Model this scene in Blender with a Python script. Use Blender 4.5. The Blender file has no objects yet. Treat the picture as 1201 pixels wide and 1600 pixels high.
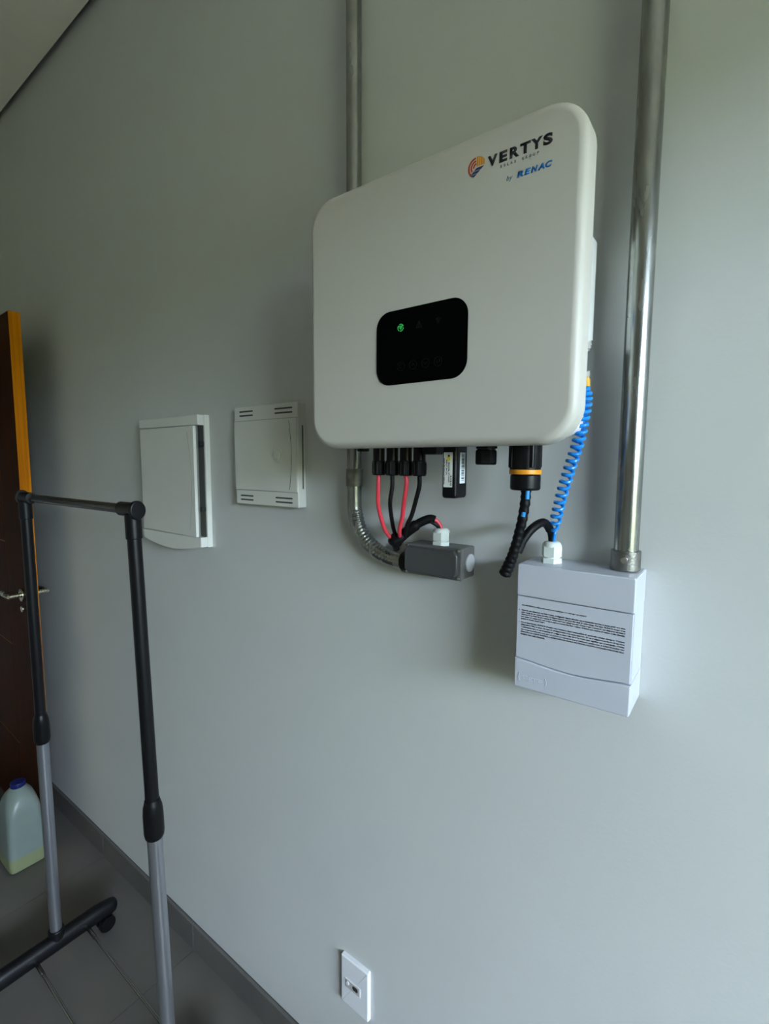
import bpy, bmesh, math, random
from mathutils import Vector, Matrix
random.seed(7)
PI = math.pi
sc = bpy.context.scene
C = sc.collection

# ---------------------------------------------------------------- camera
F_PX = 763.12                                   # focal length in pixels of the 1201 x 1600 frame
yaw, pitch, roll = 0.638755, -0.099294, 0.005164
CAM = Vector((0.0, -0.76, 1.497))
fw = Vector((-math.sin(yaw)*math.cos(pitch), math.cos(yaw)*math.cos(pitch), math.sin(pitch)))
rt = Vector((math.cos(yaw), math.sin(yaw), 0)); up = rt.cross(fw)
r2 = rt*math.cos(roll) + up*math.sin(roll); u2 = -rt*math.sin(roll) + up*math.cos(roll)
cd = bpy.data.cameras.new('camera'); cam = bpy.data.objects.new('camera', cd); C.objects.link(cam)
cd.sensor_fit = 'HORIZONTAL'; cd.sensor_width = 36.0; cd.lens = F_PX/1201*36.0
cd.clip_start = 0.01; cd.clip_end = 200
cam.matrix_world = Matrix(((r2.x, u2.x, -fw.x, CAM.x), (r2.y, u2.y, -fw.y, CAM.y), (r2.z, u2.z, -fw.z, CAM.z), (0, 0, 0, 1)))
sc.camera = cam

# ---------------------------------------------------------------- daylight and exposure
RX, LX, FY, CZ = 1.80, -3.0, -4.2, 2.84         # right wall, left wall, wall behind the camera, ceiling height
OY0, OY1, OZ0, OZ1 = -1.75, -0.32, 1.02, 2.10   # open window to the outside in the right wall
w = bpy.data.worlds.new('overcast_sky'); sc.world = w; w.use_nodes = True
bg = w.node_tree.nodes['Background']
bg.inputs[0].default_value = (0.67, 0.82, 1.0, 1); bg.inputs[1].default_value = 75.0
pl = bpy.data.lights.new('daylight_portal', 'AREA'); pl.shape = 'RECTANGLE'
pl.size = OZ1-OZ0; pl.size_y = OY1-OY0; pl.cycles.is_portal = True
po = bpy.data.objects.new('daylight_portal', pl); C.objects.link(po)
po.location = (RX+0.14, (OY0+OY1)/2, (OZ0+OZ1)/2); po.rotation_euler = (0, PI/2, 0)
vs = sc.view_settings
vs.view_transform = 'Standard'; vs.look = 'None'; vs.gamma = 1.0; vs.use_curve_mapping = False
vs.exposure = 0.0

# ---------------------------------------------------------------- materials
def mat(name, col, rough=0.5, metal=0.0, noise=0.0, nscale=20.0, bump=0.0, bscale=200.0, spec=0.5, emit=None, estr=0.0, col2=None,
        stretch=None, trans=0.0, rvar=0.0, coat=0.0):
    m = bpy.data.materials.new(name); m.use_nodes = True
    nt = m.node_tree; b = nt.nodes['Principled BSDF']
    b.inputs['Base Color'].default_value = (*col, 1); b.inputs['Roughness'].default_value = rough
    b.inputs['Metallic'].default_value = metal; b.inputs['Specular IOR Level'].default_value = spec
    b.inputs['Coat Weight'].default_value = coat
    if trans: b.inputs['Transmission Weight'].default_value = trans
    if emit:
        b.inputs['Emission Color'].default_value = (*emit, 1); b.inputs['Emission Strength'].default_value = estr
    tc = nt.nodes.new('ShaderNodeTexCoord'); mp = nt.nodes.new('ShaderNodeMapping')
    nt.links.new(tc.outputs['Object'], mp.inputs[0])
    if stretch: mp.inputs['Scale'].default_value = stretch
    if noise or col2 or rvar:
        n = nt.nodes.new('ShaderNodeTexNoise'); n.inputs['Scale'].default_value = nscale; n.inputs['Detail'].default_value = 5
        nt.links.new(mp.outputs[0], n.inputs['Vector'])
        rp = nt.nodes.new('ShaderNodeValToRGB')
        c2 = col2 if col2 else tuple(c*(1-noise) for c in col)
        rp.color_ramp.elements[0].color = (*c2, 1); rp.color_ramp.elements[0].position = 0.35
        rp.color_ramp.elements[1].color = (*col, 1); rp.color_ramp.elements[1].position = 0.65
        nt.links.new(n.outputs['Fac'], rp.inputs[0]); nt.links.new(rp.outputs[0], b.inputs['Base Color'])
        if rvar:
            mr = nt.nodes.new('ShaderNodeMapRange'); mr.inputs[3].default_value = rough-rvar; mr.inputs[4].default_value = rough+rvar
            nt.links.new(n.outputs['Fac'], mr.inputs[0]); nt.links.new(mr.outputs[0], b.inputs['Roughness'])
    if bump:
        n2 = nt.nodes.new('ShaderNodeTexNoise'); n2.inputs['Scale'].default_value = bscale; n2.inputs['Detail'].default_value = 3
        nt.links.new(mp.outputs[0], n2.inputs['Vector'])
        bp = nt.nodes.new('ShaderNodeBump'); bp.inputs['Strength'].default_value = bump; bp.inputs['Distance'].default_value = 0.002
        nt.links.new(n2.outputs['Fac'], bp.inputs['Height']); nt.links.new(bp.outputs[0], b.inputs['Normal'])
    return m

M = dict(
    wall=mat('grey_wall_paint', (0.62, 0.63, 0.62), 0.62, noise=0.03, nscale=3, bump=0.12, bscale=160, spec=0.35),
    wall2=mat('far_wall_paint', (0.60, 0.57, 0.48), 0.7, noise=0.03, nscale=3),
    skyblock=mat('sky_block_green', (0.20, 0.20, 0.08), 0.8, noise=0.6, nscale=14, bump=1.0, bscale=25),  # green for the added, unseen block outside the window
    ceil=mat('ceiling_paint', (0.86, 0.83, 0.74), 0.9, noise=0.03, nscale=4),
    slab=mat('raw_slab', (0.25, 0.25, 0.24), 0.95, noise=0.2),
    tile=mat('porcelain_tile', (0.125, 0.118, 0.105), 0.38, noise=0.08, nscale=6, spec=0.4),
    grout=mat('grout', (0.07, 0.066, 0.058), 0.9),
    base=mat('baseboard_tile', (0.125, 0.118, 0.110), 0.45, noise=0.12, nscale=8),
    ground=mat('outside_ground', (0.34, 0.32, 0.25), 0.9, noise=0.2, nscale=2),
    frame=mat('door_frame_paint', (0.45, 0.30, 0.18), 0.5),
    wood=mat('door_wood_veneer', (0.060, 0.016, 0.003), 0.55, col2=(0.035, 0.009, 0.0015), nscale=7, stretch=(6, 6, 0.6), rvar=0.05, spec=0.05),
    edge=mat('door_edge_wood', (0.72, 0.25, 0.004), 0.5, spec=0.05, col2=(0.45, 0.13, 0.002), nscale=60, stretch=(1, 1, 0.03)),
    groove=mat('door_groove', (0.26, 0.10, 0.03), 0.5, spec=0.1),
    brass=mat('brushed_nickel', (0.62, 0.56, 0.42), 0.28, 1.0, rvar=0.06, nscale=60),
    white=mat('inverter_powder_coat', (0.60, 0.575, 0.525), 0.45, bump=0.05, bscale=900),
    body=mat('inverter_rear_paint', (0.80, 0.81, 0.80), 0.5),
    gloss=mat('display_glass', (0.0015, 0.0015, 0.0015), 0.4, spec=0.03),
    icon=mat('display_icon_grey', (0.016, 0.017, 0.017), 0.6, spec=0.1),
    icon2=mat('display_button_grey', (0.0055, 0.006, 0.006), 0.6, spec=0.1),
    green=mat('status_led_green', (0.02, 0.2, 0.05), 0.5, emit=(0.05, 0.80, 0.15), estr=0.40),
    ink=mat('black_ink', (0.008, 0.008, 0.01), 0.5),
    inkgrey=mat('grey_ink', (0.12, 0.12, 0.11), 0.6),
    inkblue=mat('blue_ink', (0.0, 0.15, 0.48), 0.5),
    inkteal=mat('slate_blue_ink', (0.07, 0.16, 0.25), 0.5),
    inkorange=mat('orange_ink', (0.72, 0.30, 0.02), 0.5),
    inkred=mat('red_ink', (0.52, 0.07, 0.025), 0.5),
    inknavy=mat('navy_ink', (0.01, 0.025, 0.12), 0.5),
    plastic=mat('white_box_plastic', (0.58, 0.60, 0.68), 0.35, noise=0.01),
    oldplastic=mat('panel_plastic', (0.74, 0.74, 0.70), 0.4, noise=0.02),
    dark=mat('dark_recess', (0.02, 0.02, 0.02), 0.8),
    gapshade=mat('gap_shade_grey', (0.10, 0.10, 0.095), 0.8),  # shade of the panel door gap, put into the colour
    seam=mat('seam_grey', (0.40, 0.40, 0.38), 0.7),
    slot=mat('slot_shadow_plastic', (0.07, 0.07, 0.065), 0.8),
    black=mat('black_plastic', (0.0045, 0.0045, 0.005), 0.36, noise=0.1, nscale=80, spec=0.22),
    sleeve=mat('black_tape', (0.004, 0.004, 0.0045), 0.5, bump=0.5, bscale=120, spec=0.2),
    rubber=mat('black_cable', (0.005, 0.005, 0.0055), 0.5, spec=0.25),
    red=mat('red_cable', (0.72, 0.045, 0.07), 0.4),
    blue=mat('blue_wire', (0.01, 0.26, 0.80), 0.3),
    bluetape=mat('blue_strand', (0.02, 0.30, 0.75), 0.35),
    orange=mat('orange_ring', (0.85, 0.33, 0.015), 0.4),
    yellow=mat('yellow_lug', (0.75, 0.42, 0.03), 0.35),
    steel=mat('steel_bolt', (0.62, 0.60, 0.57), 0.25, 1.0),
    galv=mat('galvanized_steel', (0.38, 0.39, 0.37), 0.26, 1.0, col2=(0.26, 0.265, 0.25), nscale=55, stretch=(1, 1, 0.25), rvar=0.07, bump=0.04, bscale=90),
    galv2=mat('cast_zinc_collar', (0.28, 0.275, 0.26), 0.42, 1.0, noise=0.25, nscale=90, bump=0.2, bscale=300),
    greybox=mat('grey_box_plastic', (0.13, 0.125, 0.12), 0.35, noise=0.06, nscale=30),
    greylid=mat('smoked_lid', (0.062, 0.064, 0.068), 0.22, noise=0.05, nscale=30, coat=0.3),
    gland=mat('pale_grey_gland', (0.74, 0.80, 0.76), 0.4),
    plug=mat('grey_end_plug', (0.45, 0.46, 0.46), 0.45),
    label=mat('label_paper', (0.78, 0.79, 0.74), 0.5),
    label2=mat('silver_label', (0.75, 0.82, 0.88), 0.4),
    labelyellow=mat('label_yellow', (0.75, 0.60, 0.05), 0.5),
    rackblack=mat('rack_black_paint', (0.0045, 0.0045, 0.0055), 0.38, rvar=0.05, spec=0.25),
    rackbar=mat('rack_dark_bar', (0.10, 0.10, 0.10), 0.2, 0.9),
    racksilver=mat('rack_silver_paint', (0.36, 0.37, 0.40), 0.28, 0.85),
    chrome=mat('chrome_rod', (0.32, 0.32, 0.31), 0.2, 1.0),
    jug=mat('translucent_polyethylene', (0.22, 0.27, 0.25), 0.35, trans=0.0, noise=0.05, nscale=14),
    liquid=mat('yellowish_fill', (0.25, 0.28, 0.15), 0.4, noise=0.05, nscale=14),
    cap=mat('blue_cap', (0.006, 0.012, 0.11), 0.4),
    socket=mat('outlet_plastic', (0.80, 0.81, 0.84), 0.3),
    brown=mat('outlet_module_face', (0.50, 0.46, 0.43), 0.4),
)

# ---------------------------------------------------------------- mesh helpers (world coordinates)
def link(name, bm, m, parent=None, loc=None, smooth=35, kind=None):
    """one mesh object from a bmesh in world coordinates; origin at loc, or at the parent's base"""
    off = Vector(loc) if loc is not None else (wloc(parent) if parent else Vector((0, 0, 0)))
    bmesh.ops.remove_doubles(bm, verts=bm.verts, dist=1e-6)
    bmesh.ops.recalc_face_normals(bm, faces=bm.faces)
    bmesh.ops.translate(bm, verts=bm.verts, vec=-off)
    me = bpy.data.meshes.new(name); bm.to_mesh(me); bm.free()
    if smooth:
        me.polygons.foreach_set('use_smooth', [True]*len(me.polygons)); me.set_sharp_from_angle(angle=math.radians(smooth))
    me.materials.append(M[m])
    wn = bool(smooth)
    o = bpy.data.objects.new(name, me); C.objects.link(o)
    if wn:
        md_ = o.modifiers.new('weighted_normal', 'WEIGHTED_NORMAL'); md_.keep_sharp = True
    if parent:
        o.parent = parent; o.location = off - wloc(parent)
    else: o.location = off
    if kind: o['kind'] = kind
    return o
def wloc(o):
    v = Vector((0, 0, 0))
    while o: v = v + o.location; o = o.parent
    return v
def thing(name, label, cat, loc, group=None):
    o = bpy.data.objects.new(name, None); o.empty_display_size = 0.05; C.objects.link(o); o.location = loc
    o['label'] = label; o['category'] = cat
    if group: o['group'] = group
    return o
def tag(o, label, cat, group=None):
    o['label'] = label; o['category'] = cat
    if group: o['group'] = group
    return o
def B(): return bmesh.new()
def box(bm, x0, x1, y0, y1, z0, z1, bev=0.0, seg=2):
    t = bmesh.new()
    bmesh.ops.create_cube(t, size=1.0)
    for v in t.verts:
        v.co = Vector(((x0+x1)/2+v.co.x*(x1-x0), (y0+y1)/2+v.co.y*(y1-y0), (z0+z1)/2+v.co.z*(z1-z0)))
    if bev: bmesh.ops.bevel(t, geom=list(t.edges), offset=bev, segments=seg, profile=0.5, affect='EDGES')
    merge(bm, t); return bm
def merge(bm, t):
    me = bpy.data.meshes.new('tmp'); t.to_mesh(me); t.free(); bm.from_mesh(me); bpy.data.meshes.remove(me)
def rrect(x0, x1, z0, z1, r, n=8):
    r = min(r, (x1-x0)/2, (z1-z0)/2); out = []
    for cx, cz, a0 in ((x1-r, z1-r, 0), (x0+r, z1-r, 90), (x0+r, z0+r, 180), (x1-r, z0+r, 270)):
        for i in range(n+1):
            a = math.radians(a0+90*i/n); out.append((cx+r*math.cos(a), cz+r*math.sin(a)))
    return out
def prism(bm, outline, yb, yf, bev=0.0, seg=4, inset_back=0.0):
    """outline in x,z; back at yb, front (towards the room) at yf, rounded front edge"""
    t = bmesh.new(); n = len(outline)
    rings = [(yb, inset_back)]
    if bev:
        for i in range(seg+1):
            a = PI/2*i/seg; rings.append((yf+bev*(1-math.sin(a)), bev*(1-math.cos(a))))
    else: rings.append((yf, 0.0))
    cx = sum(p[0] for p in outline)/n; cz = sum(p[1] for p in outline)/n
    def off(d):
        if d == 0: return outline
        res = []
        for i in range(n):
            a = Vector(outline[i-1]); b = Vector(outline[i]); c = Vector(outline[(i+1) % n])
            e1 = (b-a); e2 = (c-b)
            if e1.length < 1e-9: e1 = e2
            if e2.length < 1e-9: e2 = e1
            n1 = Vector((-e1.y, e1.x)).normalized(); n2 = Vector((-e2.y, e2.x)).normalized()
            nn = (n1+n2); nn.normalize(); k = d/max(0.3, nn.dot(n1)); q = b+nn*k
            res.append((q.x, q.y))
        return res
    area = sum(outline[i-1][0]*outline[i][1]-outline[i][0]*outline[i-1][1] for i in range(n))
    if area < 0: outline = outline[::-1]
    vr = [[t.verts.new((x, y, z)) for x, z in off(d)] for y, d in rings]
    for a, b in zip(vr, vr[1:]):
        for i in range(n): t.faces.new((a[i-1], a[i], b[i], b[i-1]))
    t.faces.new(vr[0]); t.faces.new(vr[-1][::-1])
    merge(bm, t); return bm
def smoothpath(pts, k=8):
    P = [Vector(p) for p in pts]; P = [P[0]*2-P[1]]+P+[P[-1]*2-P[-2]]; out = []
    for i in range(1, len(P)-2):
        p0, p1, p2, p3 = P[i-1:i+3]
        for j in range(k):
            t = j/k; out.append(0.5*((2*p1)+(p2-p0)*t+(2*p0-5*p1+4*p2-p3)*t*t+(3*p1-p0-3*p2+p3)*t**3))
    out.append(P[-2]); return out
def tube(bm, pts, r, seg=16, cap=True, sx=1.0, ref=None):
    """sweep; r a number or a list; sx squeezes the section along the frame's first axis"""
    pts = [Vector(p) for p in pts]; n = len(pts); R = r if isinstance(r, (list, tuple)) else [r]*n
    t = bmesh.new(); d0 = (pts[1]-pts[0]).normalized()
    a = Vector(ref) if ref else (Vector((1, 0, 0)) if abs(d0.x) < 0.8 else Vector((0, 1, 0)))
    rings = []
    for i, p in enumerate(pts):
        d = (pts[min(i+1, n-1)]-pts[max(i-1, 0)])
        d = d.normalized() if d.length > 1e-9 else d0
        a = (a-d*a.dot(d)).normalized(); b = d.cross(a)
        rings.append([t.verts.new(p+(a*math.cos(2*PI*j/seg)*sx+b*math.sin(2*PI*j/seg))*R[i]) for j in range(seg)])
    for q, s in zip(rings, rings[1:]):
        for j in range(seg): t.faces.new((q[j-1], q[j], s[j], s[j-1]))
    if cap: t.faces.new(rings[0][::-1]); t.faces.new(rings[-1])
    merge(bm, t); return bm
def rod(bm, p0, p1, r, seg=24, bev=0.0, r2=None):
    """cylinder with softly rounded ends"""
    p0 = Vector(p0); p1 = Vector(p1); d = (p1-p0).normalized(); rb = r if r2 is None else r2
    if not bev: return tube(bm, [p0, p1], [r, rb], seg)
    pts, rr = [], []
    for i in range(4):
        a = PI/2*i/3; pts.append(p0+d*bev*(1-math.sin(a))); rr.append(r-bev*(1-math.cos(PI/2-a)) if i < 3 else r)
    for i in range(4):
        a = PI/2*i/3; pts.append(p1-d*bev*(1-math.cos(a))); rr.append(rb-bev*(1-math.cos(a)) if i else rb)
    rr[0] = r-bev; rr[1] = r-bev*0.4; rr[2] = r-bev*0.1; rr[4] = rb; rr[5] = rb-bev*0.1; rr[6] = rb-bev*0.4; rr[7] = rb-bev
    pts[4:8] = [p1-d*bev, p1-d*bev*0.55, p1-d*bev*0.15, p1]; pts[0:4] = [p0, p0+d*bev*0.15, p0+d*bev*0.55, p0+d*bev]
    return tube(bm, pts, rr, seg)
def flat(bm, outline, y, th=0.0004):
    return prism(bm, outline, y, y-th)
def disc(cx, cz, r, n=24): return [(cx+r*math.cos(2*PI*i/n), cz+r*math.sin(2*PI*i/n)) for i in range(n)]
def ringmesh(bm, cx, cz, r0, r1, y, th=0.0003, a0=0, a1=360, n=24):
    po_ = [(cx+r1*math.cos(math.radians(a0+(a1-a0)*i/n)), cz+r1*math.sin(math.radians(a0+(a1-a0)*i/n))) for i in range(n+1)]
    pi_ = [(cx+r0*math.cos(math.radians(a0+(a1-a0)*i/n)), cz+r0*math.sin(math.radians(a0+(a1-a0)*i/n))) for i in range(n+1)]
    for i in range(n): prism(bm, [po_[i], po_[i+1], pi_[i+1], pi_[i]], y, y-th)
    return bm
def textmesh(bm, s, x0, x1, z0, z1, y, th=0.0003, bold=0.0, shear=0.0, fn=None, xscale=None):
    """lettering fitted to a rectangle of the x,z plane; fn maps (u,v,depth) elsewhere"""
    cu = bpy.data.curves.new('t', 'FONT'); cu.body = s; cu.size = 1.0; cu.offset = bold; cu.shear = shear; cu.resolution_u = 4
    ob = bpy.data.objects.new('t', cu); C.objects.link(ob)
    dg = bpy.context.evaluated_depsgraph_get(); me = bpy.data.meshes.new_from_object(ob.evaluated_get(dg))
    xs = [v.co.x for v in me.vertices]; ys = [v.co.y for v in me.vertices]
    ax, bx_, ay, by_ = min(xs), max(xs), min(ys), max(ys)
    t = bmesh.new(); t.from_mesh(me)
    if th:
        e = bmesh.ops.extrude_face_region(t, geom=list(t.faces))
        for g in e['geom']:
            if isinstance(g, bmesh.types.BMVert): g.co.z = 1.0
    for v in t.verts:
        u = x0+(v.co.x-ax)/(bx_-ax)*(x1-x0); vv = z0+(v.co.y-ay)/(by_-ay)*(z1-z0); dep = th if v.co.z > 0.5 else 0.0
        v.co = Vector((u, y-dep, vv)) if fn is None else Vector(fn(u, vv, dep))
    C.objects.unlink(ob); bpy.data.objects.remove(ob); bpy.data.curves.remove(cu); bpy.data.meshes.remove(me)
    merge(bm, t); return bm

# ---------------------------------------------------------------- the room
def plain(name, m, *bxs):
    bm = B()
    for b in bxs: box(bm, *b)
    return link(name, bm, m, kind='structure', smooth=0)
wall_back = plain('wall_back', 'wall', (LX-0.15, RX+0.15, 0.0, 0.15, 0.0, CZ+0.16))
plain('wall_right', 'wall2', (RX, RX+0.15, OY1, 0.0, 0, CZ+0.16), (RX, RX+0.15, FY, OY0, 0, CZ+0.16), (RX, RX+0.15, OY0, OY1, OZ1, CZ+0.16), (RX, RX+0.15, OY0, OY1, 0, OZ0))
plain('wall_front', 'wall2', (LX-0.15, RX+0.15, FY-0.15, FY, 0, CZ+0.16))
DY0, DY1, DZ = -0.98, -0.12, 2.06               # inner doorway
plain('wall_left', 'wall2', (LX-0.12, LX, DY1, 0, 0, CZ+0.16), (LX-0.12, LX, FY, DY0, 0, CZ+0.16), (LX-0.12, LX, DY0, DY1, DZ, CZ+0.16))
plain('wall_hall', 'wall', (LX-1.3, LX-1.2, -1.6, 0.4, 0, 2.6), (LX-1.2, LX-0.12, -1.7, -1.6, 0, 2.6), (LX-1.2, LX-0.15, 0.15, 0.25, 0, 2.6),
      (LX-1.3, LX-0.15, -1.7, 0.25, 2.6, 2.7), (LX-1.3, LX-0.12, -1.7, 0.25, -0.1, 0.0))
plain('ceiling', 'ceil', (LX, RX, FY, -0.02, CZ, CZ+0.015))
plain('ceiling_slab', 'slab', (LX-0.15, RX+0.15, FY-0.15, 0.15, CZ+0.16, CZ+0.26))
fl = plain('floor', 'grout', (LX-0.12, RX+0.15, FY, 0.0, -0.10, -0.0012))
ts = 0.60; gx = -1.280; nx0 = math.floor((LX-gx)/ts)
tm = None
for i in range(nx0, int((RX-gx)/ts)+1):
    for j in range(int(-FY/ts)+1):
        x0 = max(LX, gx+i*ts+0.001); x1 = min(RX, gx+(i+1)*ts-0.001); y1 = -j*ts-0.001; y0 = max(FY, -(j+1)*ts+0.001)
        if x1-x0 < 0.02 or y1-y0 < 0.02: continue
        bm = B(); box(bm, x0, x1, y0, y1, -0.004, 0.0)
        link('tile', bm, 'tile', fl, smooth=0)
bb = None
bm = B(); box(bm, LX, RX, -0.004, 0.0, 0.0, 0.084); bb = link('baseboard_back', bm, 'grout', kind='structure', smooth=0)
x = gx-0.6*3
while x < RX:
    a = max(LX, x+0.0008); b = min(RX, x+0.6-0.0008)
    if b-a > 0.03:
        bm = B(); box(bm, a, b, -0.011, -0.003, 0.0, 0.085, 0.0012, 1); link('skirting_tile', bm, 'base', bb, smooth=0)
    x += 0.6
plain('trim_1', 'frame', (RX-0.01, RX+0.16, OY1, OY1+0.05, OZ0-0.05, OZ1+0.05), (RX-0.01, RX+0.16, OY0-0.05, OY0, OZ0-0.05, OZ1+0.05), (RX-0.01, RX+0.16, OY0, OY1, OZ1, OZ1+0.05), (RX-0.03, RX+0.16, OY0, OY1, OZ0-0.05, OZ0))
plain('trim_2', 'frame', (LX-0.13, LX+0.012, DY1, DY1+0.05, 0, DZ+0.05), (LX-0.13, LX+0.012, DY0-0.05, DY0, 0, DZ+0.05), (LX-0.13, LX+0.012, DY0, DY1, DZ, DZ+0.05))
plain('ground_outside', 'ground', (RX+0.15, RX+30, -25, 25, -0.16, -0.06))
plain('sky_block_hedge', 'skyblock', (RX+4.2, RX+4.8, -14, 10, -0.06, 2.32))  # added out of view to limit low sky and grade the window light
plain('sky_block_eave', 'ceil', (RX+0.15, RX+2.1, -6, 2, 2.50, 2.62))  # added out of view to keep high sky light off the lower wall

# open inner door, folded back along the grey wall
DL = Vector((-2.085, -0.100, 0.008)); DH = 2.008; DT = 0.036; DW = 0.80; da = math.radians(2.0)
door = bpy.data.objects.new('door_1', None); C.objects.link(door); door.location = DL; door['kind'] = 'structure'
ex = Vector((-math.cos(da), math.sin(da), 0)); ey = Vector((-math.sin(da), -math.cos(da), 0))   # along the leaf to its hinges; out of its room face
def dmap(bm):
    for v in bm.verts: v.co = DL+ex*v.co.x+ey*v.co.y+Vector((0, 0, v.co.z))
    return bm
def dpart(name, m, parent, *bxs, bev=0.0008, smooth=0):
    bm = B()
    for b in bxs: box(bm, *b, bev, 1)
    return link(name, dmap(bm), m, parent, smooth=smooth)
# stile-and-panel face: raised panels stand between narrow grooves on both faces
leaf = dpart('leaf', 'groove', door, (0.0035, DW, 0.0012, DT-0.0012, 0, DH))
dpart('edge_strip', 'edge', door, (0.0, 0.006, 0.0005, DT-0.0005, 0, DH))
gz = [0.0, 0.345, 0.762, 1.178, 1.595, DH]
for yf in ((DT-0.004, DT), (0.0, 0.004)):
    dpart('stile', 'wood', door, (0.003, 0.232, *yf, 0, DH))
    dpart('stile', 'wood', door, (DW-0.117, DW, *yf, 0, DH))
    for a, b in zip(gz, gz[1:]):
        dpart('panel', 'wood', door, (0.2375, DW-0.1215, *yf, a+(0.002 if a else 0), b-(0.002 if b < DH else 0)))
for side, yb in ((1, DT), (-1, 0.0)):
    h = B(); rod(h, (0.055, yb, 0.995), (0.055, yb+side*0.007, 0.995), 0.024, 24, 0.002)
    rod(h, (0.055, yb+side*0.006, 0.995), (0.055, yb+side*0.042, 0.995), 0.009, 16, 0.001)
    tube(h, smoothpath([(0.055, yb+side*0.040, 0.995), (0.09, yb+side*0.043, 0.996), (0.13, yb+side*0.041, 0.993), (0.168, yb+side*0.036, 0.990)]), 0.0088, 14)
    link('handle', dmap(h), 'brass', door)
    h = B(); rod(h, (0.052, yb, 0.942), (0.052, yb+side*0.008, 0.942), 0.012, 20, 0.002)
    link('lock_cylinder', dmap(h), 'brass', door)

# ---------------------------------------------------------------- inverter on the wall
FYV = -0.180
inv = thing('solar_inverter', 'large white solar inverter with rounded corners and a black display', 'inverter', (-0.37, 0, 1.53))
b = B(); prism(b, rrect(-0.583, -0.1605, 1.5205, 1.901, 0.047, 10), -0.146, FYV, 0.011, 5); link('front_cover', b, 'white', inv)
b = B(); prism(b, rrect(-0.568, -0.1800, 1.533, 1.836, 0.02, 5), -0.076, -0.148, 0.0); link('rear_body', b, 'body', inv)
b = B(); prism(b, rrect(-0.555, -0.1870, 1.655, 1.806, 0.008, 4), -0.022, -0.078, 0.0); link('heat_sink', b, 'body', inv)
b = B(); box(b, -0.50, -0.24, -0.024, 0.0, 1.67, 1.79, 0.002, 1); link('wall_bracket', b, 'steel', inv)
b = B(); prism(b, rrect(-0.446, -0.2995, 1.6085, 1.711, 0.023, 8), FYV+0.001, FYV-0.0012, 0.0008, 2); disp = link('display_panel', b, 'gloss', inv)
yd = FYV-0.0013
b = B(); cx, cz = -0.4032, 1.6858; r = 0.0052
for q in range(3):
    ringmesh(b, cx, cz, r*0.80, r, yd, a0=20+120*q, a1=115+120*q, n=8)
for ln in (((-.6, .42), (.6, .42)), ((-.55, .1), (.1, -.25)), ((.1, -.25), (.55, .2)), ((.0, .35), (.1, -.25)), ((.1, -.2), (.0, -.6))):
    (u0, v0), (u1, v1) = ln; d = Vector((u1-u0, v1-v0)).normalized(); nn = Vector((-d.y, d.x))*0.10
    flat(b, [(cx+r*(u0+nn.x), cz+r*(v0+nn.y)), (cx+r*(u1+nn.x), cz+r*(v1+nn.y)), (cx+r*(u1-nn.x), cz+r*(v1-nn.y)), (cx+r*(u0-nn.x), cz+r*(v0-nn.y))], yd, 0.0003)
link('status_icon', b, 'green', disp)['label'] = 'lit green grid status icon'
def polyline(b, pts, wd, y, closed=False, th=0.0003):
    P = [Vector(p) for p in pts]; k = len(P)
    for i in range(k if closed else k-1):
        a, c = P[i], P[(i+1) % k]; d = (c-a).normalized(); nn = Vector((-d.y, d.x))*wd/2; a = a-d*wd/2; c = c+d*wd/2
        flat(b, [tuple(a+nn), tuple(c+nn), tuple(c-nn), tuple(a-nn)], y, th)
b = B(); cx, cz = -0.373, 1.6855
polyline(b, [(cx-.0043, cz-.0038), (cx+.0043, cz-.0038), (cx, cz+.0046)], .0008, yd, True); polyline(b, [(cx, cz+.0018), (cx, cz-.0008)], .0008, yd); flat(b, disc(cx, cz-.0022, .0006, 8), yd)
link('warning_icon', b, 'icon', disp)
b = B(); cx, cz = -0.3428, 1.6835
for rr in (0.0022, 0.0042, 0.0060): ringmesh(b, cx, cz, rr-.0008, rr, yd, a0=48, a1=132, n=8)
flat(b, disc(cx, cz-.0004, .0009, 10), yd); link('signal_icon', b, 'icon', disp)
for cx, sh in ((-0.4026, 0), (-0.3822, 1), (-0.362, 2), (-0.3423, 3)):
    b = B(); cz = 1.633; ringmesh(b, cx, cz, 0.0056, 0.0064, yd, n=28)
    s = 0.0025
    if sh == 0: ringmesh(b, cx, cz, .0022, .0030, yd, a0=40, a1=300, n=12); polyline(b, [(cx+.0012, cz+.0032), (cx-.0004, cz+.0022)], .0007, yd)
    if sh == 1: polyline(b, [(cx-s, cz-s*.5), (cx, cz+s*.6), (cx+s, cz-s*.5)], .0008, yd)
    if sh == 2: polyline(b, [(cx-s, cz+s*.5), (cx, cz-s*.6), (cx+s, cz+s*.5)], .0008, yd)
    if sh == 3: polyline(b, [(cx+s, cz+s), (cx+s, cz-s*.3), (cx-s, cz-s*.3)], .0008, yd); polyline(b, [(cx-s*.4, cz+s*.4), (cx-s, cz-s*.3), (cx-s*.4, cz-s)], .0008, yd)
    link('touch_button', b, 'icon2', disp)
# printed marks on the cover
yp = FYV-0.0000
b = B()
for ch, u0, u1 in (('V', 0, .158), ('E', .192, .318), ('R', .356, .506), ('T', .516, .678), ('Y', .682, .853), ('S', .862, 1)):
    textmesh(b, ch, -0.2775+0.0783*u0, -0.2775+0.0783*u1, 1.8545, 1.8668, yp, bold=0.05)
b; link('brand_lettering', b, 'ink', inv, smooth=0)
b = B()
for ch, u in zip('SOLAR GROUP', [i*1.0 for i in range(11)]):
    if ch == ' ': continue
    wd = 0.0021; u0 = -0.2613+u*(0.0468-wd)/10; textmesh(b, ch, u0, u0+wd, 1.8486, 1.8516, yp, bold=0.02)
link('tagline_lettering', b, 'inkgrey', inv, smooth=0)
b = B(); textmesh(b, 'by', -0.2530, -0.2452, 1.8296, 1.8366, yp, shear=0.25); link('by_lettering', b, 'inkteal', inv, smooth=0)
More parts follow.
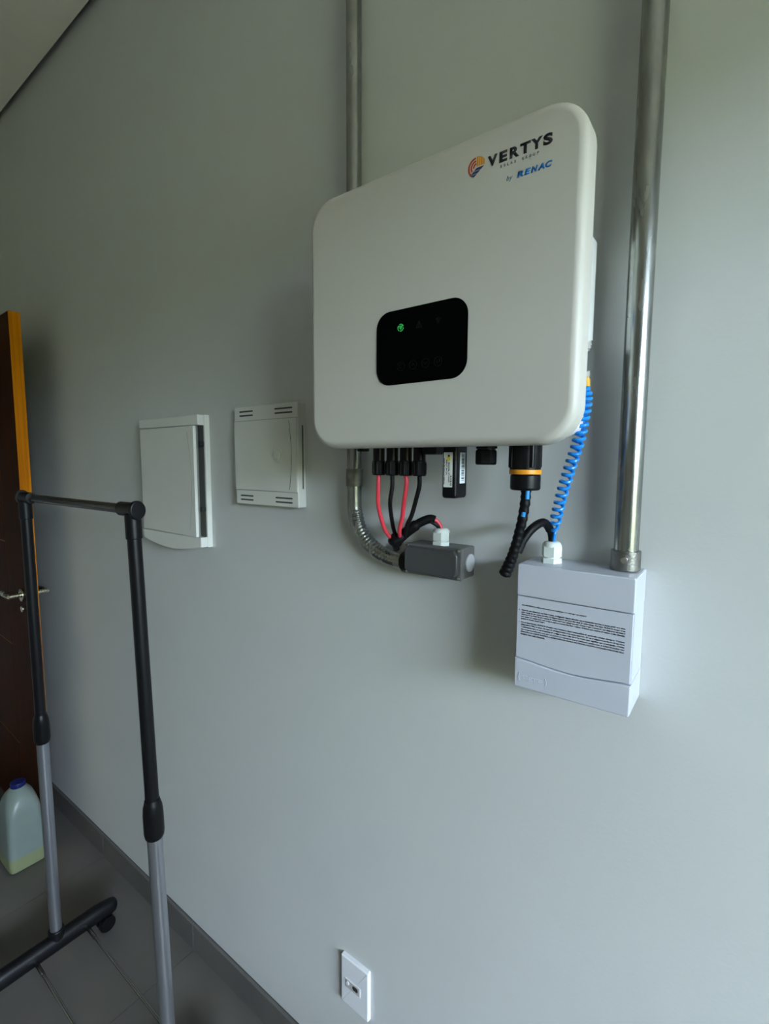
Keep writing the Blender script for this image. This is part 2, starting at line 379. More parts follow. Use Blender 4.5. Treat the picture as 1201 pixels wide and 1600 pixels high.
b = B()
for ch, u0, u1 in (('R', -0.2400, -0.2314), ('E', -0.2310, -0.2232), ('N', -0.2230, -0.2152), ('A', -0.2152, -0.2072), ('C', -0.2068, -0.1989)):
    textmesh(b, ch, u0, u1, 1.8304, 1.8371, yp, bold=0.05, shear=0.2)
ml = link('maker_lettering', b, 'inkblue', inv, smooth=0)
b = B(); flat(b, disc(-0.2184, 1.8349, 0.0006, 8), yp-0.0004); link('maker_dot', b, 'inkorange', ml)['label'] = 'small orange dot in the blue lettering'
ec = (-0.2920, 1.8603); er = 0.0119
emb = None
def emblem_poly(pts): return [(ec[0]+er*u, ec[1]+er*v) for u, v in pts]
b = B()
for k in range(4):                                     # upper right: yellow strips cut by the circle
    u0 = -0.02+k*0.235; u1 = u0+0.19
    top = lambda u: math.sqrt(max(0, 1-u*u))
    bot = 0.02
    if u1 > 0.96: u1 = 0.96
    flat(b, emblem_poly([(u0, bot), (u1, bot), (u1, top(u1)), ((u0+u1)/2, top((u0+u1)/2)), (u0, top(u0))]), yp, 0.0003)
em = link('logo_emblem', b, 'inkorange', inv, smooth=0); em['label'] = 'round emblem of yellow strips, red arcs and a blue solar panel'
b = B()
for r0, r1 in ((0.80, 0.98), (0.52, 0.69), (0.24, 0.41)):
    ringmesh(b, ec[0]-er*0.02, ec[1], er*r0, er*r1, yp, a0=98, a1=(228 if r0 > .7 else 214 if r0 > .5 else 190), n=14)
link('logo_arcs', b, 'inkred', em, smooth=0)
b = B()
def gp(i, j):                                          # leaning grid of cells in the lower half
    v = -0.08-i*0.29; return (-0.02-0.36*i+j*(0.29-0.012*i)+(0.0), v)
for i in range(3):
    for j in range(3):
        a, c, d, e = gp(i, j), gp(i, j+1), gp(i+1, j+1), gp(i+1, j)
        m_ = ((a[0]+c[0]+d[0]+e[0])/4, (a[1]+c[1]+d[1]+e[1])/4)
        q = [(m_[0]+(p[0]-m_[0])*0.86, m_[1]+(p[1]-m_[1])*0.82) for p in (a, c, d, e)]
        q = [(p if math.hypot(*p) <= 1 else (p[0]/math.hypot(*p), p[1]/math.hypot(*p))) for p in q]
        flat(b, emblem_poly(q), yp, 0.0003)
link('logo_panel_cells', b, 'inknavy', em, smooth=0)
# right flank
for z in (1.650, 1.612):
    b = B(); rod(b, (-0.181, -0.083, z), (-0.1755, -0.083, z), 0.0048, 6, 0.0006); rod(b, (-0.1757, -0.083, z), (-0.1715, -0.083, z), 0.0056, 18, 0.0008); link('side_bolt', b, 'steel', inv)
b = B(); box(b, -0.1805, -0.1794, -0.120, -0.090, 1.695, 1.715); link('side_sticker', b, 'inkblue', inv)['label'] = 'small blue sticker on the flank'
b = B(); box(b, -0.1805, -0.1796, -0.125, -0.083, 1.715, 1.80); link('rating_plate', b, 'label', inv)
# bottom sockets
b = B(); rod(b, (-0.537, -0.10, 1.534), (-0.537, -0.10, 1.517), 0.011, 20, 0.002); link('vent_plug', b, 'black', inv)
b = B(); box(b, -0.408, -0.383, -0.115, -0.09, 1.511, 1.535, 0.002, 1); link('switch_block', b, 'black', inv)
gl = B(); rod(gl, (-0.3025, -0.11, 1.534), (-0.3025, -0.11, 1.5185), 0.0165, 6, 0.0008); rod(gl, (-0.3025, -0.11, 1.519), (-0.3025, -0.11, 1.5165), 0.013, 24); rod(gl, (-0.3025, -0.11, 1.517), (-0.3025, -0.11, 1.4955), 0.0158, 8, 0.003)
link('cable_gland', gl, 'black', inv)

# ---------------------------------------------------------------- plugged-in data stick
dg_ = thing('wifi_stick', 'black plug-in data stick with two paper labels hanging under the inverter', 'dongle', (-0.352, -0.107, 1.447))
b = B(); box(b, -0.3645, -0.3405, -0.128, -0.092, 1.446, 1.534, 0.0045, 3); link('casing', b, 'black', dg_)
b = B(); prism(b, rrect(-0.3612, -0.3465, 1.4625, 1.5135, 0.001, 2), -0.1278, -0.1284); lb = link('front_label', b, 'label', dg_, smooth=0)
b = B(); yl = -0.1284
rotfn = lambda cx, y: (lambda u, v, d: (cx+v, y-d, -u))          # lettering running downwards
for cx, u0, u1, s in ((-0.3598, 1.505, 1.466, 'WIFI MODULE SERIAL'), (-0.3560, 1.503, 1.480, 'INPUT 5V DC'), (-0.3522, 1.499, 1.470, 'MODEL ST-WIFI')):
    textmesh(b, s, -u0, -u1, -0.0011, 0.0011, 0, th=0.0002, bold=0.02, fn=rotfn(cx, yl))
for i in range(9): flat(b, rrect(-0.3500, -0.3474, 1.4650+i*0.0018, 1.4650+i*0.0018+(0.0011 if i % 2 else 0.0006), 0.0001, 1), yl, 0.0002)
link('label_print', b, 'ink', lb, smooth=0)
b = B(); flat(b, rrect(-0.3555, -0.3500, 1.501, 1.507, 0.0008, 2), yl, 0.0002); link('label_mark', b, 'labelyellow', lb, smooth=0)
b = B(); flat(b, disc(-0.3525, 1.5085, 0.0016, 12), yl, 0.0003); link('label_dot', b, 'ink', lb, smooth=0)
b = B(); box(b, -0.3408, -0.3401, -0.1165, -0.1005, 1.468, 1.5135, 0.0002, 1); l2 = link('side_label', b, 'label2', dg_, smooth=0)
b = B(); zz = 1.4725
random.seed(3)
while zz < 1.510:
    h = random.choice((0.0005, 0.0008, 0.0012)); box(b, -0.3401, -0.3398, -0.1125, -0.1045, zz, zz+h); zz += h+random.choice((0.0005, 0.0008, 0.0016))
link('barcode', b, 'ink', l2, smooth=0)

# ---------------------------------------------------------------- DC cables with their plugs
KN = Vector((-0.489, -0.058, 1.362))
def dc_cable(label, col, x, path, group='solar string cables under the inverter'):
    t = thing('solar_cable', label, 'cable', (x, -0.10, 1.476), group)
    b = B(); rod(b, (x, -0.10, 1.534), (x, -0.10, 1.500), 0.0098, 20, 0.001); link('socket_nose', b, 'black', t)
    b = B(); rod(b, (x, -0.10, 1.502), (x, -0.10, 1.477), 0.0110, 10, 0.002)
    for k in range(10):
        a = 2*PI*k/10; rod(b, (x+.0104*math.cos(a), -0.10+.0104*math.sin(a), 1.498), (x+.0104*math.cos(a), -0.10+.0104*math.sin(a), 1.480), 0.0012, 6)
    link('plug_nut', b, 'black', t)
    b = B(); tube(b, smoothpath([(x, -0.10, 1.482)]+path), 0.0036, 12); link('lead', b, col, t)
dc_cable('leftmost red solar cable curving down from its black plug', 'red', -0.5025, [(-0.5035, -0.100, 1.458), (-0.507, -0.095, 1.425), (-0.506, -0.080, 1.386), (-0.500, -0.068, 1.367), (-0.487, -0.060, 1.357)])
dc_cable('thin black solar cable between the two red ones', 'rubber', -0.4745, [(-0.4745, -0.100, 1.458), (-0.480, -0.098, 1.430), (-0.488, -0.080, 1.395), (-0.492, -0.066, 1.374), (-0.489, -0.058, 1.362)])
dc_cable('right red solar cable slanting down to the taped bundle', 'red', -0.4475, [(-0.4460, -0.100, 1.462), (-0.452, -0.098, 1.432), (-0.462, -0.088, 1.406), (-0.473, -0.080, 1.383), (-0.482, -0.064, 1.366)])
dc_cable('rightmost black solar cable slanting left to the taped bundle', 'rubber', -0.4215, [(-0.4210, -0.100, 1.462), (-0.428, -0.098, 1.440), (-0.443, -0.088, 1.412), (-0.459, -0.078, 1.392), (-0.476, -0.060, 1.366)])
# taped bundle arching into the grey box's gland
tb = thing('taped_cable_bundle', 'black taped bundle of cables arching into the small grey box', 'cable', KN)
b = B(); tube(b, smoothpath([(-0.495, -0.062, 1.352), (-0.486, -0.060, 1.366), (-0.469, -0.058, 1.381), (-0.452, -0.052, 1.394), (-0.436, -0.044, 1.402), (-0.4265, -0.040, 1.4005)]), [0.0085]*3+[0.0095]*20+[0.0078]*18, 14); link('tape_sleeve', b, 'sleeve', tb)
b = B(); tube(b, smoothpath([(-0.503, -0.060, 1.360), (-0.492, -0.070, 1.360), (-0.482, -0.066, 1.366), (-0.474, -0.058, 1.378)]), 0.0075, 12)
tube(b, smoothpath([(-0.494, -0.064, 1.372), (-0.489, -0.070, 1.360), (-0.493, -0.060, 1.346)]), 0.0062, 12); link('tape_knot', b, 'sleeve', tb)
b = B(); tube(b, smoothpath([(-0.432, -0.042, 1.4025), (-0.425, -0.036, 1.3985), (-0.4205, -0.032, 1.390), (-0.4195, -0.030, 1.380)]), 0.0034, 10); link('red_lead', b, 'red', tb)
b = B(); tube(b, smoothpath([(-0.431, -0.046, 1.398), (-0.424, -0.041, 1.393), (-0.4215, -0.034, 1.386), (-0.4205, -0.030, 1.378)]), 0.0034, 10); link('black_lead', b, 'rubber', tb)

# ---------------------------------------------------------------- small grey junction box
def hexgland(parent, x, y, z, r, h, m='gland'):
    g = B(); rod(g, (x, y, z), (x, y, z+h*0.24), r*1.03, 6, r*0.05); base = link('cable_gland', g, m, parent)
    g = B(); rod(g, (x, y, z+h*0.22), (x, y, z+h*0.32), r*0.82, 20)
    rod(g, (x, y, z+h*0.30), (x, y, z+h*0.80), r*1.0, 6, r*0.07)
    tube(g, [(x, y, z+h*0.76), (x, y, z+h*0.86), (x, y, z+h*0.95), (x, y, z+h), (x, y, z+h)], [r*0.95, r*0.90, r*0.78, r*0.62, r*0.45], 24); link('gland_nut', g, m, base)
    return base
jb = thing('grey_junction_box', 'small dark grey plastic junction box with a pale gland on top', 'junction box', (-0.424, 0, 1.305))
b = B(); box(b, -0.479, -0.370, -0.040, 0.0, 1.304, 1.357, 0.003, 3); link('body', b, 'greybox', jb)
b = B(); box(b, -0.480, -0.369, -0.050, -0.0405, 1.303, 1.358, 0.003, 3); lid = link('lid', b, 'greybox', jb)
oct_ = [(-0.470, 1.308), (-0.381, 1.308), (-0.373, 1.314), (-0.373, 1.346), (-0.381, 1.354), (-0.470, 1.354), (-0.4765, 1.346), (-0.4765, 1.314)]
b = B(); prism(b, oct_, -0.0495, -0.0600, 0.0025, 3); link('lid_window', b, 'greylid', lid)
for sx, sz in ((-0.4755, 1.3075), (-0.3735, 1.3075), (-0.3735, 1.3535), (-0.4755, 1.3535)):
    b = B(); rod(b, (sx, -0.050, sz), (sx, -0.0525, sz), 0.0028, 12, 0.0008); link('screw', b, 'steel', lid)
b = B(); rod(b, (-0.3705, -0.0215, 1.3305), (-0.3665, -0.0215, 1.3305), 0.0155, 28, 0.0012); link('end_plug', b, 'plug', jb)
hexgland(jb, -0.420, -0.030, 1.3565, 0.0155, 0.030)

# ---------------------------------------------------------------- metal conduits
def ringsR(n, r): return [r]*n
co = thing('metal_conduit', 'thin galvanized steel conduit passing left of the inverter and bending to the grey box', 'conduit', (-0.6225, -0.022, 1.33))
R1 = 0.0142
b = B(); rod(b, (-0.6225, -0.022, 1.478), (-0.6225, -0.022, CZ-0.001), R1, 28); link('pipe', b, 'galv', co)
b = B(); rod(b, (-0.6225, -0.022, 1.486), (-0.6225, -0.022, 1.452), R1+0.0022, 28, 0.0008); link('coupling', b, 'galv2', co)
path = smoothpath([(-0.6225, -0.022, 1.455), (-0.6225, -0.022, 1.425), (-0.6205, -0.022, 1.400), (-0.611, -0.022, 1.370), (-0.592, -0.022, 1.346), (-0.566, -0.022, 1.329), (-0.538, -0.022, 1.319), (-0.512, -0.022, 1.3155), (-0.494, -0.022, 1.315)], 30)
nseg = 28; b = B(); tube(b, path, R1, nseg, cap=False); b.verts.ensure_lookup_table()
hub = Vector((-0.525, -0.022, 1.405))                          # the pleats sit on the inner side of the bend
for i, p in enumerate(path):
    t = i/(len(path)-1); k = max(0.0, min(1.0, (t-0.20)/0.08, (0.85-t)/0.08))
    inn = (hub-p).normalized()
    for j in range(nseg):
        v = b.verts[i*nseg+j]; d = (v.co-p).normalized(); v.co += d*R1*0.11*k*(0.5+0.5*math.sin(i*2*PI/8.0))*max(0, d.dot(inn)+0.2)
link('elbow', b, 'galv', co, smooth=85)
b = B(); rod(b, (-0.502, -0.022, 1.3155), (-0.4785, -0.0225, 1.3185), 0.0195, 28, 0.002); link('end_sleeve', b, 'black', co)
co2 = thing('metal_conduit', 'wide galvanized steel conduit rising from the white breaker box beside the inverter', 'conduit', (-0.1295, -0.025, 1.352))
b = B(); rod(b, (-0.1295, -0.025, 1.358), (-0.1295, -0.025, CZ-0.001), 0.0158, 36); link('pipe', b, 'galv', co2)
b = B(); rod(b, (-0.1295, -0.025, 1.3525), (-0.1295, -0.025, 1.3795), 0.0192, 36, 0.001); cl = link('end_collar', b, 'galv2', co2)
b = B(); rod(b, (-0.1275, -0.0425, 1.3685), (-0.1275, -0.0490, 1.3685), 0.0046, 14, 0.0010); link('set_screw', b, 'steel', cl)

# ---------------------------------------------------------------- white breaker box
bx = thing('breaker_box', 'small white surface breaker box with a printed warning text on its door', 'breaker box', (-0.186, 0, 1.165))
X0, X1 = -0.2645, -0.1065
b = B(); box(b, X0+.0006, X1-.0006, -0.0690, 0.0, 1.1651, 1.3509)
prism(b, rrect(X0, X1, 1.3045, 1.3515, 0.0030, 4), -0.0005, -0.0752, 0.0022, 3)
low = [(X0, 1.1675), (X0+0.001, 1.1652), (X0+0.003, 1.1645), (X1-0.003, 1.1645), (X1-0.001, 1.1652), (X1, 1.1675)]
curve = [(X1+(X0-X1)*i/16, 1.2083-0.0058*math.sin(PI*min(1, max(0, (16-i)/16)))**1.6) for i in range(17)]
prism(b, low+curve, -0.0005, -0.0752, 0.0020, 3)
bd = link('body', b, 'plastic', bx)
b = B(); top = [(X1-0.0015, 1.3034), (X0+0.0012, 1.3034)]
dc_ = [(X0+0.0012+(X1-X0-0.0027)*i/16, 1.2096-0.0058*math.sin(PI*i/16)**1.6) for i in range(17)]
prism(b, top+dc_, -0.06, -0.0735, 0.0010, 2); dr = link('door', b, 'plastic', bx)
lines = [(1.2903, -0.2567, -0.1654, 'ADVERTÊNCIA: Não retirar antes da instalação ser entregue ao usuário')]
t1 = ['Quando um disjuntor ou fusível atua, desligando algum circuito ou a instalação inteira, a causa pode ser uma',
      'sobrecarga ou um curto-circuito. Desligamentos frequentes são sinal de sobrecarga. Por isso, NUNCA troque seus',
      'disjuntores ou fusíveis por outros de maior corrente, simplesmente. Como regra, a troca de um disjuntor ou fusível',
      'por outro de maior corrente requer, antes, a troca dos fios e cabos elétricos por outros de maior seção (bitola),',
      'para a nova corrente.']
t2 = ['Da mesma forma, NUNCA desative ou remova a chave automática de proteção contra choques elétricos',
      '(dispositivo DR), mesmo em caso de desligamentos sem causa aparente. Se os desligamentos forem frequentes',
      'e, principalmente, se as tentativas de religar a chave não tiverem êxito, isso significa que a instalação elétrica',
      'apresenta anomalias internas, que só podem ser corrigidas por profissionais qualificados. A DESATIVAÇÃO OU',
      'REMOÇÃO DA CHAVE SIGNIFICA A ELIMINAÇÃO DE MEDIDA PROTETORA CONTRA CHOQUES E RISCO DE VIDA',
      'PARA OS USUÁRIOS.']
for i, s in enumerate(t1): lines.append((1.2826-i*0.00325, -0.2567, -0.1165 if i < 4 else -0.2215, s))
for i, s in enumerate(t2): lines.append((1.2643-i*0.0035, -0.2567, -0.1165 if i < 5 else -0.2205, s))
b = B()
for z, a, c, s in lines: textmesh(b, s, a, c, z-0.0014, z+0.0014, -0.0735, th=0.00015, bold=0.05)
for z, s in ((1.2826, '1'), (1.2643, '2')): textmesh(b, s, -0.2603, -0.2594, z-0.001, z+0.001, -0.0735, th=0.00015)
link('warning_text', b, 'ink', dr, smooth=0)
b = B(); ze = 1.1815
ringmesh(b, -0.247, ze, 0.0100, 0.0108, -0.0751, 0.0007, 145, 215, 10); ringmesh(b, -0.2265, ze, 0.0100, 0.0108, -0.0751, 0.0007, -35, 35, 10)
textmesh(b, 'tigre', -0.2525, -0.2215, ze-0.004, ze+0.004, -0.0751, th=0.0005); link('embossed_mark', b, 'plastic', bd, smooth=0)
hexgland(bx, -0.228, -0.035, 1.3512, 0.0148, 0.032)

# ---------------------------------------------------------------- AC cable with its round plug
ac = thing('ac_power_cable', 'thick black power cable hanging from a round plug with an orange ring', 'cable', (-0.249, -0.10, 1.46))
b = B(); rod(b, (-0.2485, -0.10, 1.534), (-0.2485, -0.10, 1.489), 0.0208, 32, 0.0015)
for k in range(4):
    a = PI/4+PI/2*k; box(b, -0.2485+.0205*math.cos(a)-.003, -0.2485+.0205*math.cos(a)+.003, -.10+.0205*math.sin(a)-.003, -.10+.0205*math.sin(a)+.003, 1.492, 1.53, .001, 1)
link('plug_body', b, 'black', ac)
b = B(); rod(b, (-0.248, -0.10, 1.4895), (-0.248, -0.10, 1.4830), 0.0218, 32, 0.0010); link('locking_ring', b, 'orange', ac)['label'] = 'bright orange locking ring'
b = B(); rod(b, (-0.2475, -0.10, 1.4835), (-0.2475, -0.10, 1.461), 0.0205, 14, 0.0035); link('plug_nut', b, 'black', ac)
b = B(); main = smoothpath([(-0.2460, -0.10, 1.470), (-0.2465, -0.10, 1.448), (-0.2500, -0.10, 1.420), (-0.2555, -0.10, 1.395), (-0.2610, -0.10, 1.372), (-0.2675, -0.10, 1.353), (-0.2745, -0.10, 1.336)])
tube(b, main, [0.0068+0.0006*math.sin(i*2.1)+(0.0022*max(0, (i-26)/22)) for i in range(len(main)-2)]+[0.0085, 0.005], 14); link('taped_tail', b, 'sleeve', ac)
b = B(); tube(b, smoothpath([(-0.2565, -0.097, 1.372), (-0.2500, -0.090, 1.392), (-0.2415, -0.078, 1.407), (-0.2345, -0.060, 1.413), (-0.2305, -0.046, 1.405), (-0.2290, -0.037, 1.392), (-0.2285, -0.035, 1.380)]), [0.0062]*36+[0.0048]*13, 12); link('branch', b, 'sleeve', ac)
b = B(); tube(b, [(-0.2420, -0.1048, 1.462), (-0.2422, -0.1050, 1.449)], 0.0030, 10); link('blue_strand', b, 'bluetape', ac)
b = B(); tube(b, [(-0.2462, -0.1050, 1.431), (-0.2474, -0.1050, 1.4245)], 0.0030, 10); link('blue_strand', b, 'bluetape', ac)

# ---------------------------------------------------------------- blue coiled earth wire
bw = thing('coiled_earth_wire', 'bright blue spiral earth wire running from inverter flank to breaker box', 'wire', (-0.226, -0.035, 1.385))
axis = smoothpath([(-0.1755, -0.085, 1.594), (-0.1770, -0.084, 1.572), (-0.1800, -0.082, 1.552), (-0.1855, -0.078, 1.526), (-0.1965, -0.071, 1.493), (-0.2085, -0.061, 1.457), (-0.2190, -0.050, 1.419), (-0.2245, -0.041, 1.395)], 40)
turns = 22; n = len(axis); coil = []
cum = [0.0]
for i in range(1, n): cum.append(cum[-1]+(axis[i]-axis[i-1]).length)
samples = turns*14
for s in range(samples+1):
    q = s/samples; qq = q**1.2; L = qq*cum[-1]
    i = max(0, min(n-2, next((k for k in range(n-1) if cum[k+1] >= L-1e-9), n-2)))
    f = (L-cum[i])/max(1e-9, cum[i+1]-cum[i]); p = axis[i].lerp(axis[i+1], f); d = (axis[i+1]-axis[i]).normalized()
    a1 = (Vector((1, 0, 0))-d*d.x).normalized(); a2 = d.cross(a1); ph = 2*PI*turns*q
    rr = 0.0064*min(1, q*12+0.3, (1-q)*10+0.25); coil.append(p+(a1*math.cos(ph)+a2*math.sin(ph))*rr)
coil = [Vector((-0.1755, -0.085, 1.600))]+coil+[Vector((-0.2265, -0.035, 1.378))]
b = B(); tube(b, coil, 0.0025, 8); link('coil', b, 'blue', bw)
b = B(); rod(b, (-0.1765, -0.084, 1.611), (-0.1755, -0.085, 1.597), 0.0042, 14, 0.0006); link('crimp_lug', b, 'yellow', bw)

# ---------------------------------------------------------------- recessed distribution panel (left) 
dp = thing('distribution_panel', 'white wall distribution panel with curved lower edge and its door slightly ajar', 'electrical panel', (-1.28, 0, 1.26))
b = B(); PX0, PX1 = -1.4270, -1.1330
zt = 1.6195; nb = 20
def arc(x0, x1, zc, sag): return [(x0+(x1-x0)*i/nb, zc-sag*math.sin(PI*i/nb)) for i in range(nb+1)]
prism(b, [(PX1, zt), (PX0, zt)]+arc(PX0, PX1, 1.2735, 0.018), 0.0, -0.014, 0.002, 2)
prism(b, [(PX1-0.002, zt-.001), (PX0, zt-.001), (PX0, 1.5925), (PX1-0.002, 1.5925)], -0.010, -0.034, 0.003, 3)
prism(b, [(PX1-0.002, 1.301), (PX0, 1.301)]+arc(PX0, PX1-0.002, 1.2755, 0.018), -0.010, -0.034, 0.003, 3)
link('frame', b, 'oldplastic', dp)
# door turned a little on its left hinge
b = B(); prism(b, [(-1.1430, 1.5905), (-1.4255, 1.5905), (-1.4255, 1.3030), (-1.1430, 1.3030)], -0.0255, -0.0335, 0.0015, 2)
hx, hy = -1.4255, -0.030; aa = math.radians(-1.6)
def turn(bm):
    for v in bm.verts:
        dx, dy = v.co.x-hx, v.co.y-hy; v.co.x = hx+dx*math.cos(aa)-dy*math.sin(aa); v.co.y = hy+dx*math.sin(aa)+dy*math.cos(aa)
    return bm
pdoor = link('door', turn(b), 'oldplastic', dp)
g = B(); pts = [(-1.1660+0.016*math.sin(PI*i/14)-0.006, 1.575-0.255*i/14) for i in range(15)]
for p, q in zip(pts, pts[1:]): prism(g, [(p[0]-.0006, p[1]), (p[0]+.0006, p[1]), (q[0]+.0006, q[1]), (q[0]-.0006, q[1])], -0.0333, -0.0338)
link('curved_seam', turn(g), 'seam', pdoor, smooth=0)
g = B(); box(g, PX1-0.030, PX1-0.0050, -0.0150, -0.0135, 1.301, 1.5925); link('gap_shade', g, 'gapshade', dp, smooth=0)  # dark slab standing in for shade in the gap beside the door
for z in (1.545, 1.375):
    g = B(); box(g, PX1-0.0100, PX1-0.0040, -0.026, -0.0135, z-0.006, z+0.006, .001, 1); link('latch', g, 'dark', dp)
g = B(); textmesh(g, 'tigre', -1.305, -1.270, 1.2790, 1.2880, -0.0338, th=0.0005); link('embossed_mark', g, 'oldplastic', dp, smooth=0)

# ---------------------------------------------------------------- vented junction cover (right of it)
vp = thing('vented_wall_cover', 'square white wall cover with slotted vents and a round button', 'wall cover', (-0.89, 0, 1.40))
QX0, QX1, QZ0, QZ1 = -0.9970, -0.7800, 1.3985, 1.6280
b = B(); prism(b, rrect(QX0, QX1, QZ0, QZ1, 0.004, 3), 0.0, -0.0225, 0.003, 3)
plate = link('plate', b, 'oldplastic', vp)
b = B(); prism(b, [(QX1-.002, 1.5935), (QX0+.002, 1.5935), (QX0+.002, 1.4330), (QX1-.002, 1.4330)], -0.020, -0.0250, 0.0010, 2); vl = link('lid', b, 'oldplastic', vp)
for zs, pairs in ((1.6158, ((-0.977, -0.928), (-0.853, -0.796))), (1.6064, ((-0.977, -0.928), (-0.853, -0.796))), (1.4188, ((-0.979, -0.932), (-0.854, -0.799))), (1.4093, ((-0.979, -0.932), (-0.854, -0.799)))):
    for a, c in pairs:
        g = B(); prism(g, rrect(a, c, zs-0.0018, zs+0.0018, 0.0012, 2), -0.0215, -0.0227); link('vent_slot', g, 'slot', plate, smooth=0)
b = B(); prism(b, disc(-0.8397, 1.5138, 0.0165, 28), -0.024, -0.0285, 0.003, 4); prism(b, disc(-0.8397, 1.5138, 0.0105, 24), -0.028, -0.0325, 0.003, 4); link('round_button', b, 'oldplastic', vl)
g = B(); pts = [(-0.8050+0.007*math.sin(PI*i/14), 1.588-0.15*i/14) for i in range(15)]
for p, q in zip(pts, pts[1:]): prism(g, [(p[0]-.0005, p[1]), (p[0]+.0005, p[1]), (q[0]+.0005, q[1]), (q[0]-.0005, q[1])], -0.0248, -0.0253)
link('curved_seam', g, 'slot', vl, smooth=0)
g = B(); box(g, QX1-.0006, QX1+.0006, -0.010, -0.0070, 1.44, 1.578); link('edge_groove', g, 'slot', vp, smooth=0)
for z in (1.5943, 1.4322):
    g = B(); box(g, QX0+.002, QX1-.002, -0.0228, -0.0220, z-0.0007, z+0.0007); link('lid_seam', g, 'seam', vp, smooth=0)

# ---------------------------------------------------------------- low wall outlet
ou = thing('wall_outlet', 'small white outlet plate low on the grey wall', 'outlet', (-0.635, 0, 0.272))
b = B(); prism(b, rrect(-0.6745, -0.5955, 0.2705, 0.3890, 0.003, 3), 0.0, -0.0095, 0.0035, 4); plt = link('plate', b, 'socket', ou)
b = B(); prism(b, rrect(-0.6615, -0.6165, 0.3155, 0.3395, 0.0015, 2), -0.009, -0.0102, 0.0005, 1); md = link('module', b, 'socket', ou)
b = B(); prism(b, rrect(-0.6600, -0.6200, 0.3180, 0.3370, 0.001, 2), -0.0100, -0.0106); link('recess', b, 'brown', md, smooth=0)
b = B(); prism(b, disc(-0.6530, 0.3300, 0.0045, 16), -0.0104, -0.0120, 0.0006, 2); link('socket_boss', b, 'socket', md)
b = B(); prism(b, rrect(-0.6390, -0.6240, 0.3235, 0.3335, 0.004, 4), -0.0104, -0.0109); link('socket_hole', b, 'dark', md, smooth=0)

# ---------------------------------------------------------------- garment rack
ra = thing('garment_rack', 'empty garment rack with black upper poles and silver lower poles', 'clothes rack', (-1.26, -0.27, 0))
FT, FB = Vector((-1.576, -0.2790, 1.398)), Vector((-1.574, -0.2745, 0.085))
NT, NB = Vector((-1.005, -0.270, 1.398)), Vector((-0.946, -0.270, 0.085))
b = B(); tube(b, [FT+Vector((-.01, 0, .002)), NT+Vector((.012, 0, .002))], 0.0105, 24, sx=0.75, ref=(0, 1, 0)); link('top_bar', b, 'rackbar', ra)
for T, Bt, zj in ((FT, FB, 0.735), (NT, NB, 0.735)):
    dv = (Bt-T); at = lambda z: T+dv*((T.z-z)/(T.z-Bt.z))
    b = B(); rod(b, at(1.375), at(zj), 0.0137, 28); link('upper_pole', b, 'rackblack', ra)
    b = B(); rod(b, at(zj+0.002), at(0.075), 0.0155, 28); link('lower_pole', b, 'racksilver', ra)
    z1 = zj+0.035; b = B(); tube(b, [at(z1+.012), at(z1+.004), at(z1-.003), at(z1-.02), at(z1-.06), at(z1-.070), at(z1-.074)], [0.0150, 0.0170, 0.0190, 0.0205, 0.0205, 0.0190, 0.0165], 28); link('joint_collar', b, 'black', ra)
    s = 1 if T is NT else -1
    b = B(); rod(b, at(1.392), at(1.340), 0.0158, 28, 0.002)
    tube(b, [T+Vector((-s*.048, 0, .002)), T+Vector((s*.016, 0, .002))], 0.0150, 28, sx=0.85, ref=(0, 1, 0)); crn = link('corner_joint', b, 'rackblack', ra)
    b = B(); e0 = T+Vector((s*.015, 0, .002)); tube(b, [e0, e0+Vector((s*.006, 0, 0)), e0+Vector((s*.009, 0, 0)), e0+Vector((s*.010, 0, 0))], [0.0195, 0.0195, 0.0182, 0.0155], 28, sx=0.84, ref=(0, 1, 0)); link('end_cap', b, 'rackblack', crn)
    xb, yb_ = Bt.x, Bt.y
    y0, y1 = (yb_-0.215, yb_+0.170) if T is FT else (yb_-0.19, yb_+0.145)
    b = B(); zc = 0.068
    ys = [y0, y0+.006, y0+.02, y0+.05]+[y0+.05+(y1-y0-.1)*i/8 for i in range(1, 8)]+[y1-.05, y1-.02, y1-.006, y1]
    tube(b, [(xb, y, zc-(0.004 if min(y-y0, y1-y) < 0.03 else 0)) for y in ys], [.014, .022, .026, .028]+[.028]*7+[.028, .026, .022, .014], 24, sx=0.80, ref=(1, 0, 0)); ft = link('foot_bar', b, 'rackblack', ra)
    b = B(); rod(b, (at(.11)), at(.08), 0.021, 24, 0.003); link('pole_socket', b, 'rackblack', ra)
    for yw in (y0+0.035, y1-0.035):
        b = B(); rod(b, (xb+0.004, yw, 0.024), (xb+0.024, yw, 0.024), 0.0235, 24, 0.004); rod(b, (xb-0.024, yw, 0.024), (xb-0.004, yw, 0.024), 0.0235, 24, 0.004)
        rod(b, (xb-0.02, yw, 0.024), (xb+0.02, yw, 0.024), 0.006, 10); box(b, xb-.0035, xb+.0035, yw-.014, yw+.014, .02, .05, .001, 1); link('caster', b, 'black', ra)
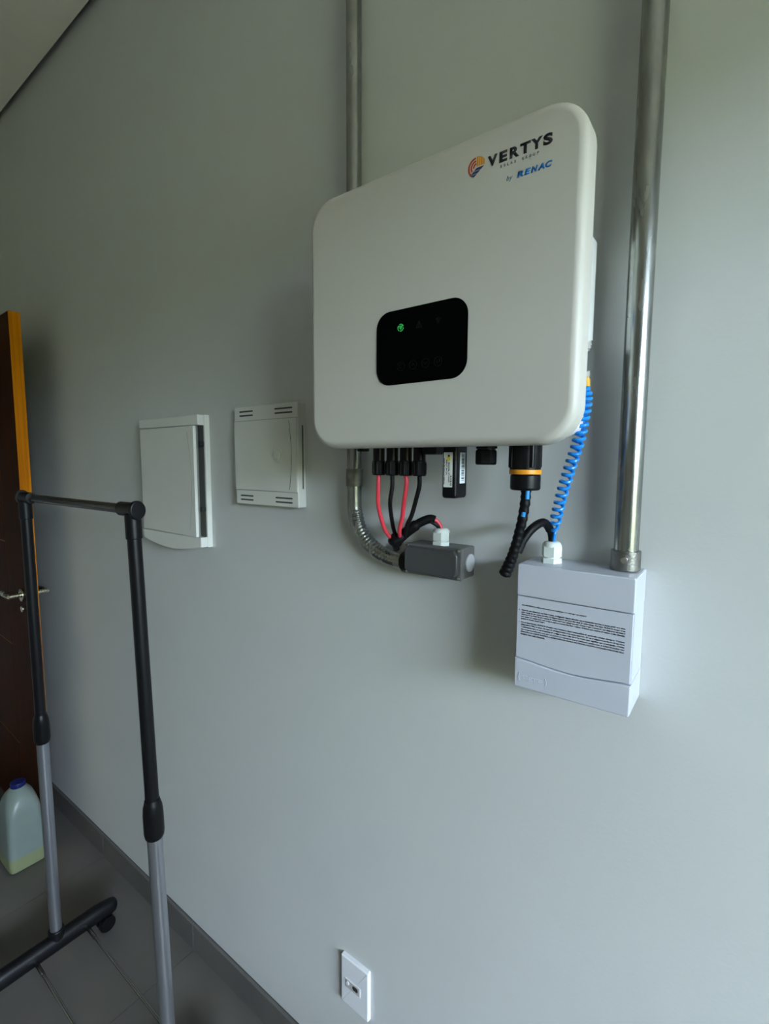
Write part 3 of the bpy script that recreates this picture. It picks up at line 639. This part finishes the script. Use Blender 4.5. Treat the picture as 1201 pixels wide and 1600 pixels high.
for yr in (-0.199, -0.335):
    b = B(); rod(b, (-1.558, yr, 0.062), (-0.955, yr, 0.062), 0.0042, 14); link('cross_rod', b, 'chrome', ra)
    b = B(); rod(b, (-1.556, yr, 0.062), (-1.50, yr, 0.062), 0.0056, 14, 0.0005); link('rod_ferrule', b, 'chrome', ra)

# ---------------------------------------------------------------- plastic jug by the door
jg = thing('plastic_jug', 'cloudy plastic jug with a blue cap standing on the floor by the door', 'jug', (-2.115, -0.205, 0))
def superring(cx, cy, z, hx_, hy_, e, n=40):
    out = []
    for i in range(n):
        a = 2*PI*i/n; c, s = math.cos(a), math.sin(a)
        out.append((cx+hx_*math.copysign(abs(c)**e, c), cy+hy_*math.copysign(abs(s)**e, s), z))
    return out
def loft(rings, capb=True, capt=True):
    t = bmesh.new(); V = [[t.verts.new(p) for p in r] for r in rings]; n = len(V[0])
    for a, c in zip(V, V[1:]):
        for i in range(n): t.faces.new((a[i-1], a[i], c[i], c[i-1]))
    if capb: t.faces.new(V[0][::-1])
    if capt: t.faces.new(V[-1])
    return t
jx, jy = -2.113, -0.198
prof = [(0.000, .060, .052, .32), (0.004, .066, .057, .30), (0.010, .068, .0585, .30), (0.055, .068, .0585, .30), (0.060, .0675, .058, .30), (0.10, .0675, .0575, .30), (0.17, .066, .056, .32), (0.195, .064, .054, .36), (0.200, .0655, .055, .38), (0.225, .063, .053, .45), (0.250, .056, .048, .6), (0.270, .046, .041, .8), (0.284, .034, .032, 1.0), (0.292, .024, .024, 1), (0.300, .020, .020, 1)]
def sec(lo, hi): return [superring(jx, jy, z, a, c, e) for z, a, c, e in prof if lo <= z <= hi]
link('bottle_body', loft(sec(0.055, 0.4)), 'jug', jg, smooth=50)
link('bottle_base', loft(sec(0.0, 0.055)), 'liquid', jg, smooth=50)
b = B(); rod(b, (jx, jy, 0.293), (jx, jy, 0.311), 0.0235, 30, 0.003)
for k in range(30):
    a = 2*PI*k/30; rod(b, (jx+.0232*math.cos(a), jy+.0232*math.sin(a), .295), (jx+.0232*math.cos(a), jy+.0232*math.sin(a), .308), .001, 5)
link('screw_cap', b, 'cap', jg)
